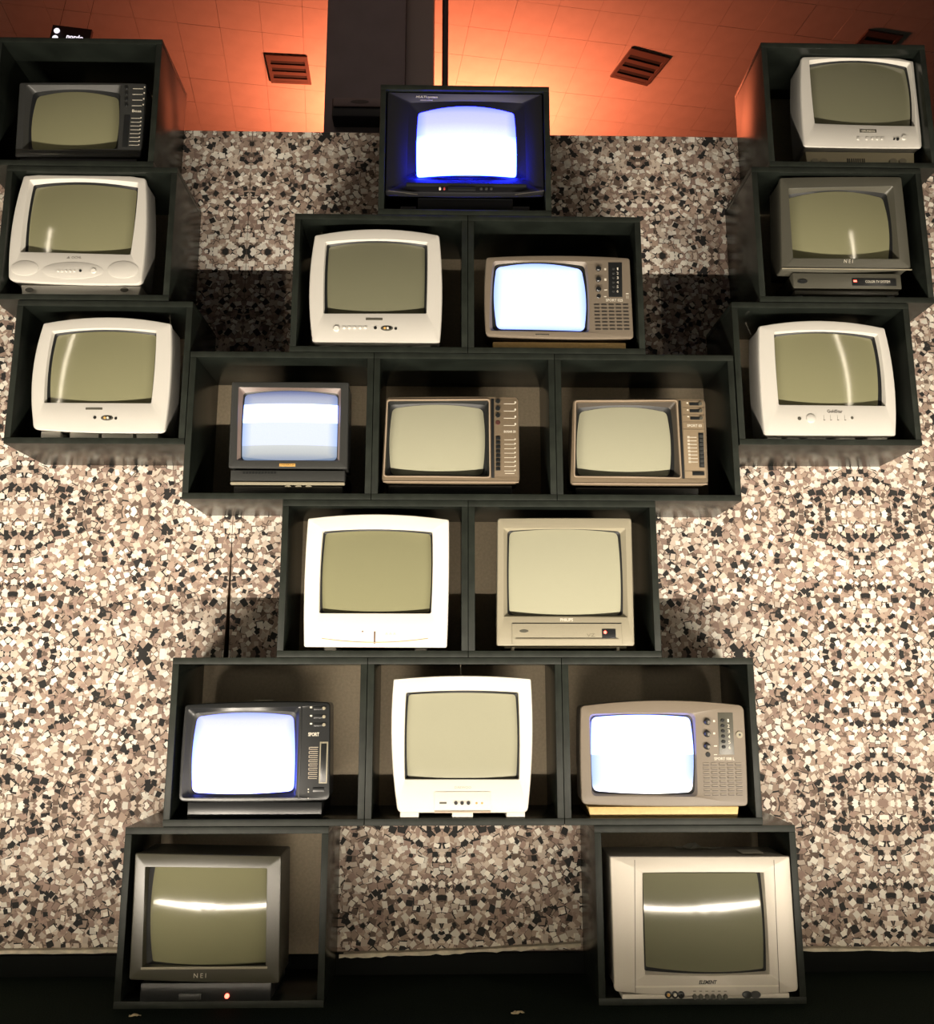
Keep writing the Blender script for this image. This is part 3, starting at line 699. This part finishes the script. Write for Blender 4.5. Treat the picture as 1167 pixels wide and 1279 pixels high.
for i in range(8): t.plate('channel_button', 619.5, 545.5 + i * 5.5, 625, 549.4 + i * 5.5, BLACKP, 0.004)
t.marks('printed_lines', [(629.5, 504.2 + i * 9, 643.5, 504.9 + i * 9) for i in range(4)] + [(630, 549.2 + i * 5.55, 643.6, 549.8 + i * 5.55) for i in range(8)] + [(631, 591, 642.6, 591.8)], PALE, 0.0014)
t.marks('printed_symbols', [(642.8, 501.6 + i * 9, 644.8, 503.8 + i * 9) for i in range(4)] + [(642.8, 547.8 + i * 5.55, 644.4, 549.4 + i * 5.55) for i in range(8)], PALE, 0.0014)
t.text('BOSAR 20', 637, 539.2, 2.6, 14.5, PALE, y=-0.0014, bold=0.03)
t.plate('lower_lip', 479, 600.8, 648, 603, mat('bright_brown_rim', (0.33, 0.26, 0.19), 0.3), 0.002)
t.block('base', 485, 605, 640, 609, BLACKP, 0.012, 0.2, to_floor=True)
# --- brown portable with a tall slider
t = TV('r5c', 0.016, 'television', 'brown portable television with a tall dark slider on its control panel',
       [(716, 498.3), (881.6, 498), (885.5, 606), (712.5, 605)], [5, 7, 8, 6], (1, 0, 0.5, 0), [(720, 503), (844, 502), (849.5, 595.5), (718.5, 594)], 3, (0, 0, 0, 0),
       [(725, 510.5), (836, 511), (840, 593), (722.5, 592)], 9, (4, 2, 0.5, 2), BROWN, funnel=mat('dark_brown_funnel', (0.05, 0.04, 0.03), 0.4), glass=GLASS_PALE, gasket=0.5)
rim = loop4([t.q(718, 500.5), t.q(846, 499.8), t.q(851.6, 597.8), t.q(716.6, 596)], 4 * t.k, (0, 0, 0, 0)); rim2 = inset(rim, 0.0035)
MB().loft([[(p.x, 0.001, p.y) for p in rim], [(p.x, -0.004, p.y) for p in rim], [(p.x, -0.004, p.y) for p in rim2], [(p.x, 0.001, p.y) for p in rim2]]).build('screen_rim', mat('bright_brown_rim', (0.33, 0.26, 0.19), 0.3), t.e)
t.plate('groove', 847.5, 500.5, 850.6, 598, RUBBER, 0.0008, skew=5)
t.plate('control_panel', 852, 501, 878, 597, mat('tan_panel', (0.23, 0.175, 0.11), .45), 0.0008, skew=4)
for i, v in enumerate((504.6, 513.2, 522.4)):
    t.plate('slide_slot', 861 + i * .6, v - 2, 876 + i * .6, v + 2, BLACKP, 0.0014); t.disc('slider_knob', 874.5 + i * .6, v, 2.2, CHARCOAL, out=0.006)
t.marks('printed_symbols', [(857.6 + i * .5, v - 1, 859.8 + i * .5, v + .6) for i, v in enumerate((503.6, 512.4, 520.6))], PALE, 0.0014)
t.text('SPORT 03', 867.5, 531.8, 3.2, 18, PALE, y=-0.0014, bold=0.02)
t.marks('panel_lines', [(853, v, 880, v + .5) for v in (509, 518, 527, 536, 588)], mat('line_dark', (0.06, 0.045, 0.03), .5), 0.0014)
t.marks('scale_marks', [(859 + i * .25, 546 + i * 4.4, 870 + i * .25, 546.7 + i * 4.4) for i in range(8)] + [(858.6 + i * .25, 544.8 + i * 4.4, 861.4 + i * .25, 547.4 + i * 4.4) for i in range(8)], PALE, 0.0014)
t.plate('tall_slider', 872.3, 541, 878.6, 584, BLACKP, 0.0025, skew=1.6)
for i in range(8): t.plate('slider_segment', 873.3 + i * .2, 543 + i * 5.1, 878 + i * .2, 547 + i * 5.1, GRAPHITE, 0.0036)
t.plate('power_slot', 865, 589.3, 880, 594, BLACKP, 0.003, bevel=0.0008)
t.plate('lower_lip', 715, 603.2, 884, 605.4, mat('bright_brown_rim', (0.33, 0.26, 0.19), 0.3), 0.002)
t.block('base', 720, 608, 874, 612, BLACKP, 0.012, 0.2, to_floor=True)
# --- fourth row
t = TV('r6a', 0.010, 'television', 'white television with a curved crease and a short centre slit below the screen',
       [(384.6, 647), (561, 648.5), (558.5, 809), (379.5, 808)], [3, 3, 3, 3], (6, 1, 0, 2), [(403, 662.3), (540.5, 663.4), (538.8, 766.4), (398.5, 766)], 3, (2.5, 1, 0, 1),
       [(405.5, 664.5), (538, 665.5), (536.5, 764.5), (401.5, 764)], 5, (2.5, 1.5, 0.5, 1.5), WHITE, gasket=0.9)
cr_ = [t.q(402 + 133 * i / 16, 797.5 + 5 * (1 - ((i - 8) / 8) ** 2)) for i in range(17)]
b_ = MB()
for (xa_, z_a), (xb_, z_b) in zip(cr_, cr_[1:]): b_.tube((xa_, -0.0002, z_a), (xb_, -0.0002, z_b), 0.0016, n=6)
b_.build('crease', mat('cream_crease', (0.45, 0.38, 0.24), .5), t.e)
t.plate('slit', 467.1, 788.6, 469, 804, mat('brown_slit', (0.12, 0.06, 0.03), .6), 0.001); t.disc('indicator', 453, 788.7, 1, mat('brown_slit', (0.12, 0.06, 0.03), .6), out=0.001)
t.text('▲▲▲', 488, 791, 3, 14, mat('grey_cream', (0.52, 0.5, 0.45), .5))
t.feet([(404.6, 419), (518, 533)], 806, WHITE)
t = TV('r6b', 0.012, 'television', 'grey-beige square television with a dark lamp window on its flap',
       [(621.7, 647), (789, 647), (793, 806.5), (620.5, 806.5)], [4, 4, 3, 3], (0.5, 0, 0, 0), [(629.5, 660), (781.5, 660), (784.5, 771), (629.5, 770)], 1, (0, 0, 0, 0),
       [(637, 662.5), (773.5, 663.5), (777.5, 767.5), (637, 767)], 8, (2.5, 1, 1, 1), BEIGE, glass=GLASS_PALE, gasket=0.35)
t.text('PHILIPS', 708, 774, 3.6, 15.5, PALE, bold=0.03)
t.plate('control_flap', 640, 779, 776.5, 805.5, BEIGE, 0.003)
t.plate('flap_groove', 640, 777.8, 776.5, 778.8, RUBBER, 0.0008); t.plate('flap_ridge', 644, 797.6, 772, 799.6, mat('darker_beige_rib', (0.24, 0.215, 0.15), .45), 0.007)  # ridge in a slightly darker beige than the flap
t.disc('emblem', 654.6, 788.2, 5.6, CHARCOAL, 2, 0.0045)
t.plate('lamp_window', 752, 785.6, 769, 797, BLACKP, 0.0045); t.disc('red_lamp', 755.8, 789.8, 1.9, REDLED, out=0.007)
t.text('VZ', 738, 793.5, 4, 10, mat('beige_print', (0.16, 0.145, 0.10), .5), y=-0.0034)
t.block('base', 630, 807, 784, 810, BEIGE, 0.012, 0.2); t.feet([(639.5, 643), (771.5, 775)], 808, PALE)
# --- fifth row
LIT_SOFT = lit_mat('lit_soft', [(0.0, (1.2, 1.5, 9)), (0.4, (1.0, 1.2, 6.5)), (0.8, (.58, .60, 2.4)), (1.0, (.45, .47, 1.4))])
t = TV('r7a', 0.016, 'television', 'small black portable television with a lit screen and three side sliders',
       [(231, 880), (412.5, 877), (412, 1000), (222.5, 1001.5)], [5, 6, 8, 8], (2, 0, 1, 1), [(235, 885), (374, 883), (369.5, 996), (227, 996.5)], 4, (0, 0, 0, 0),
       [(244.5, 894.5), (366.5, 893), (366.5, 989), (238, 991)], 9, (3.5, 1.5, 1.5, 2), BLACKP, lit=LIT_SOFT, gasket=0.4)
t.plate('groove', 376, 882, 378, 998, RUBBER, 0.0008, skew=-4)
for i, v in enumerate((884.5, 895, 905)):
    t.plate('slide_slot', 392, v - 2.2, 405, v + 2.2, BLACKP, 0.0014); t.disc('slider_knob', 405, v, 2.2, BEIGE, out=0.006)
    t.marks('printed_symbol', [(387.4, v - 2, 390, v)], PALE)
t.text('SPORT', 392, 917.2, 4.2, 13.6, PALE, bold=0.04)
sm = []
for i in range(8):
    u, v = 386 - i * .15, 933 + i * 5.2; sm += [(u, v, u + 11.5, v + .8), (u, v, u + .9, v + 3.2), (u, v + 2.6, u + 11, v + 3.3)]
t.marks('scale_marks', sm, mat('dim_print2', (0.42, 0.36, 0.28), .5))
t.plate('slider_frame', 399, 926.5, 409.4, 978.5, BEIGE, 0.0012); t.plate('tall_slider', 400.6, 928.5, 407.6, 977, BLACKP, 0.0022)
t.plate('power_slot', 391, 983.6, 405, 989, BLACKP, 0.003)
t.marks('printed_dots', [(384.6, 985, 386, 986.6), (384.6, 988.4, 386, 990), (384.6, 996.4, 385.6, 997.4)], PALE)
t.block('base', 233, 1003, 401, 1012, BLACKP, 0.012, 0.2, to_floor=True)
x, z = t.q(321, 876); p = MB().box(x - .025, x + .025, 0.07, 0.12, z + 0.0, z + 0.0012).build('sticker', PAPER, t.e)
t = TV('r7b', 0.006, 'television', 'white television with three black knobs in an inset chin panel',
       [(491.5, 848), (663.5, 847.5), (660, 1015.5), (496, 1015.5)], [2.5, 2.5, 8, 8], (4, 3.5, 0, 4.5), [(507, 865), (648, 864.5), (649, 973.8), (505.5, 973.8)], 2, (2.5, 1, 0, 1),
       [(510, 867.5), (645, 867.5), (646, 972), (508.5, 972)], 5, (2, 1.5, 0, 1.5), WHITE, glass=GLASS_PALE, gasket=0.9)
t.text('DAEWOO', 578.4, 983.5, 2.6, 20, mat('cream_print', (0.45, 0.41, 0.33), .5))
t.plate('chin_panel', 543, 989, 613, 1012, WHITE, 0.003); t.plate('chin_ledge', 543, 1013, 613, 1015, mat('pinkish_cream', (0.5, 0.4, 0.3), .5), 0.004)
for u in (569.6, 577.3, 585.2): t.disc('knob', u, 1002.7, 2.3, BLACKP, out=0.009)
t.plate('slot', 549, 1001.4, 558, 1004, CHARCOAL, 0.0036)
for u in (595.4, 602.3): t.disc('indicator', u, 1003, 1.4, GOLD, out=0.0045)
t.antenna(576.5, 842, 576, 831, 0.10); t.feet([(500, 523), (565, 591), (633, 656)], 1013, WHITE, 0.004)
LIT_HALF = lit_mat('lit_half', [(0.0, (.58, .66, .85)), (0.485, (.60, .68, 1.0)), (0.50, (1.8, 2.1, 6)), (1.0, (1.8, 2.1, 7))])
t = TV('r7c', 0.010, 'television', 'taupe portable television with a lit screen and a round lock on its control panel',
       [(725.5, 881), (929.5, 880), (935, 1007), (726.5, 1005)], [6, 9, 6, 8], (6, 0.5, 1.5, 1), [(736.5, 892), (868.5, 891), (872, 995), (739.5, 994)], 6, (1, 0, 0, 0),
       [(739.5, 895.5), (864, 895.5), (867, 990.5), (741, 989)], 9, (2.5, 2, 1.5, 1), TAUPE, lit=LIT_HALF, gasket=0.5)
for v in (901.4, 916.4, 932):
    kn = t.disc('knob', 883, v, 4, BLACKP, out=0.010, taper=0.75); t.disc('knob_cap', 884.4, v + .4, 2.4, CHROME, out=0.0112, parent=kn)
t.disc('socket', 884.5, 942.4, 3, BLACKP, out=0.002)
t.marks('printed_symbols', [(891, 899.4, 893.4, 901.8), (891, 914.8, 893.6, 917.2), (892, 931, 896, 932.4), (892, 942, 896, 943)], PALE)
t.plate('channel_panel', 896.6, 890, 915.4, 942.6, CHARCOAL, 0.001, skew=2)
for i in range(6):
    t.disc('channel_button', 902.4 + i * .35, 899.8 + i * 6.6, 2.6, BLACKP, 2, out=0.004)
    t.text(str(i + 1), 909.6 + i * .4, 900 + i * 6.7, 4, 1.8 if i == 0 else 2.6, PALE, y=-0.0014)
kn = t.disc('lock', 923.7, 917.6, 4.4, BEIGE, out=0.003); t.disc('keyhole', 923.9, 917.6, 1.5, RUBBER, out=0.0034, parent=kn)
t.text('SPORT 008 L', 905, 947.6, 3.4, 25, PALE, bold=0.02)
portable_grille(t, 878, 953, 928.5, 996, mat('taupe_rib', (0.20, 0.165, 0.12), .45))
for ch in list(t.e.children):
    if ch.name.startswith('speaker_grille'): ch.location.z = 0.0022; ch.location.y = -0.0006
portable_grille(t, 878, 953, 928.5, 996, mat('grille_dark', (0.03, 0.025, 0.02), .6))  # dark bars below the ribs: the shade under each rib, put in as colour
t.block('base', 736, 1008.5, 925, 1017, YELLOW, 0.010, 0.2, to_floor=True, taper=2)
# --- the feet: two large sets
t = TV('legL', -0.012, 'television', 'large black television with a red standby lamp, on the floor level',
       [(168.6, 1065.3), (351.6, 1069), (349, 1228.5), (160.8, 1224)], 3, (0, 0, 1, 0), [(181.4, 1082.8), (333.6, 1084.6), (331.8, 1209), (177.6, 1208)], 1.5, (0, 0, 0, 0),
       [(189, 1084), (332, 1086), (330, 1207.5), (186, 1205)], 3, (0.5, 0.5, 1.5, 3), CHARCOAL, mat('dark_olive_bezel', (0.055, 0.052, 0.036), 0.28), gasket=0.75, depth=0.26, back=(0.75, 0.8), step=0.15)
t.text('N E I', 249.8, 1218.5, 5.2, 15, PALE)
t.plate('lower_lip', 176, 1208, 334, 1210, BEIGE, 0.001)
t.block('base', 174, 1230, 337, 1248, BLACKP, 0.012, 0.22, to_floor=True)
x, z = t.q(282.4, 1245.7); MB().disc(x, z, 2.6 * t.k, 2.6 * t.k, 0.007, 0.013).build('standby_lamp', REDLED, t.e)
x0, z1 = t.q(222, 1243); x1, z0 = t.q(249, 1256); z0 = max(z0, 0.004); MB().box(x0, x1, 0.009, 0.013, z0, z1).build('jack_panel', GRAPHITE, t.e, bevel=0.001)
t = TV('legR', -0.016, 'television', 'large silver television with wide side wings and six small buttons, on the floor level',
       [(762, 1069.6), (986.8, 1069.6), (998, 1239), (767.6, 1239)], [2, 2, 6, 6], (0, 0, 6, 0), [(802.8, 1090.2), (954.4, 1089.7), (962, 1217), (805.5, 1217.7)], 2, (0.5, 0.5, 1, 0.5),
       [(805, 1092.5), (949.5, 1092.5), (957.5, 1213.5), (809, 1211)], 3, (1, 1.5, 3, 0.5), SATIN, glass=GLASS_DARK, gasket=0.6, depth=0.26, back=(0.8, 0.85), step=0.15, funnel=mat('bright_silver', (0.62, 0.58, 0.5), .3, metal=.3))
ln = mat('line_grey', (0.12, 0.11, 0.09), .5)
t.plate('wing_joint', 792.6, 1074, 793.4, 1240, ln, 0.0006, skew=1); t.plate('wing_joint', 966.5, 1074, 967.3, 1240, ln, 0.0006, skew=7)
t.marks('chin_joint', [(794, 1231.6, 973, 1232.3)], PALE)
t.text('ELEMENT', 884.5, 1226.7, 4, 22, BLACKP, shear=0.3, bold=0.05)
for u, mm in ((835, GOLD), (843.2, PALE), (851, BLACKP)):
    kn = t.disc('jack_ring', u, 1242.4, 4.2, BLACKP, out=0.002); t.disc('jack', u, 1242.4, 2, mm, out=0.005, parent=kn)
for i in range(6): t.disc('button', 868 + i * 7.7, 1244.6, 2.7, CHARCOAL, 3, out=0.005); t.marks('button_mark', [(866 + i * 7.7, 1237.6, 869.6 + i * 7.7, 1238.4)], DPRINT)
t.disc('infrared_window', 933.4, 1242.2, 6.2, BLACKP, 4, 0.003); t.disc('power_button', 944, 1242, 6.2, GRAPHITE, 4, 0.005)
t.block('base', 778, 1243, 988, 1252, SATIN, 0.006, 0.24, to_floor=True)
x0, z0 = t.q(945, 1068); MB().box(x0 - .028, x0 + .03, 0.03, 0.085, z0 - 0.0020, z0 - 0.0006).build('paper_label', PAPER, t.e)

# ------------------------------------------------------------------ scraps
def crumple(name, loc, w_, d_, h_, m, lab, cat, rz=0, n=6):
    b = MB(); vs = []
    for i in range(n + 1):
        for j in range(4):
            a = i / n; taper = math.sin(math.pi * (0.12 + 0.76 * a))
            vs.append(((a - .5) * w_, (j / 3 - .5) * d_ * taper, 0.001 + h_ * random.random() * (0.4 + taper)))
    lo = [(x, y, z - 0.0008) for x, y, z in vs]; k = len(vs); fs = []
    for i in range(n):
        for j in range(3):
            q = (i * 4 + j, i * 4 + j + 1, i * 4 + j + 5, i * 4 + j + 4); fs.append(q); fs.append(tuple(p + k for p in q[::-1]))
    ring = [j for j in range(4)] + [i * 4 + 3 for i in range(1, n + 1)] + [n * 4 + j for j in (2, 1, 0)] + [i * 4 for i in range(n - 1, 0, -1)]
    for a, c in zip(ring, ring[1:] + ring[:1]): fs.append((a, c, c + k, a + k))
    b.add(vs + lo, fs); o = b.build(name, m, smooth=False); o.location = loc; o.rotation_euler = (0, 0, rz)
    return tag(o, lab, cat)
LEAF = mat('dry_leaf', (0.42, 0.34, 0.20), 0.7)
def floor_pt(u, v):
    x1, z1 = un(u, v, 0.0); t = CAM.z / (CAM.z - z1); return CAM.x + (x1 - CAM.x) * t, CAM.y + (0 - CAM.y) * t
for (u, v, w_, lab) in ((646, 1262, 0.035, 'pale paper scrap on the carpet between the two lowest boxes'), (170, 1268, 0.03, 'dry leaf scrap on the carpet before the box with the black television')):
    x, y = floor_pt(u, v); crumple('scrap', (x, min(y, -0.05), 0.0), w_, 0.014, 0.004, LEAF, lab, 'scrap', 0.1)
x, z = un(855, 1053, 0.235)
o = crumple('torn_tape', (x, 0.2, 0), 0.125, 0.03, 0.012, mat('silver_tape', (0.45, 0.43, 0.36), 0.35, metal=0.4), 'crumpled silver tape scrap on the large silver television', 'tape')
o.location = (x, 0.10, t.zf + max(p.y for p in t.O) * 0.985 + 0.0)
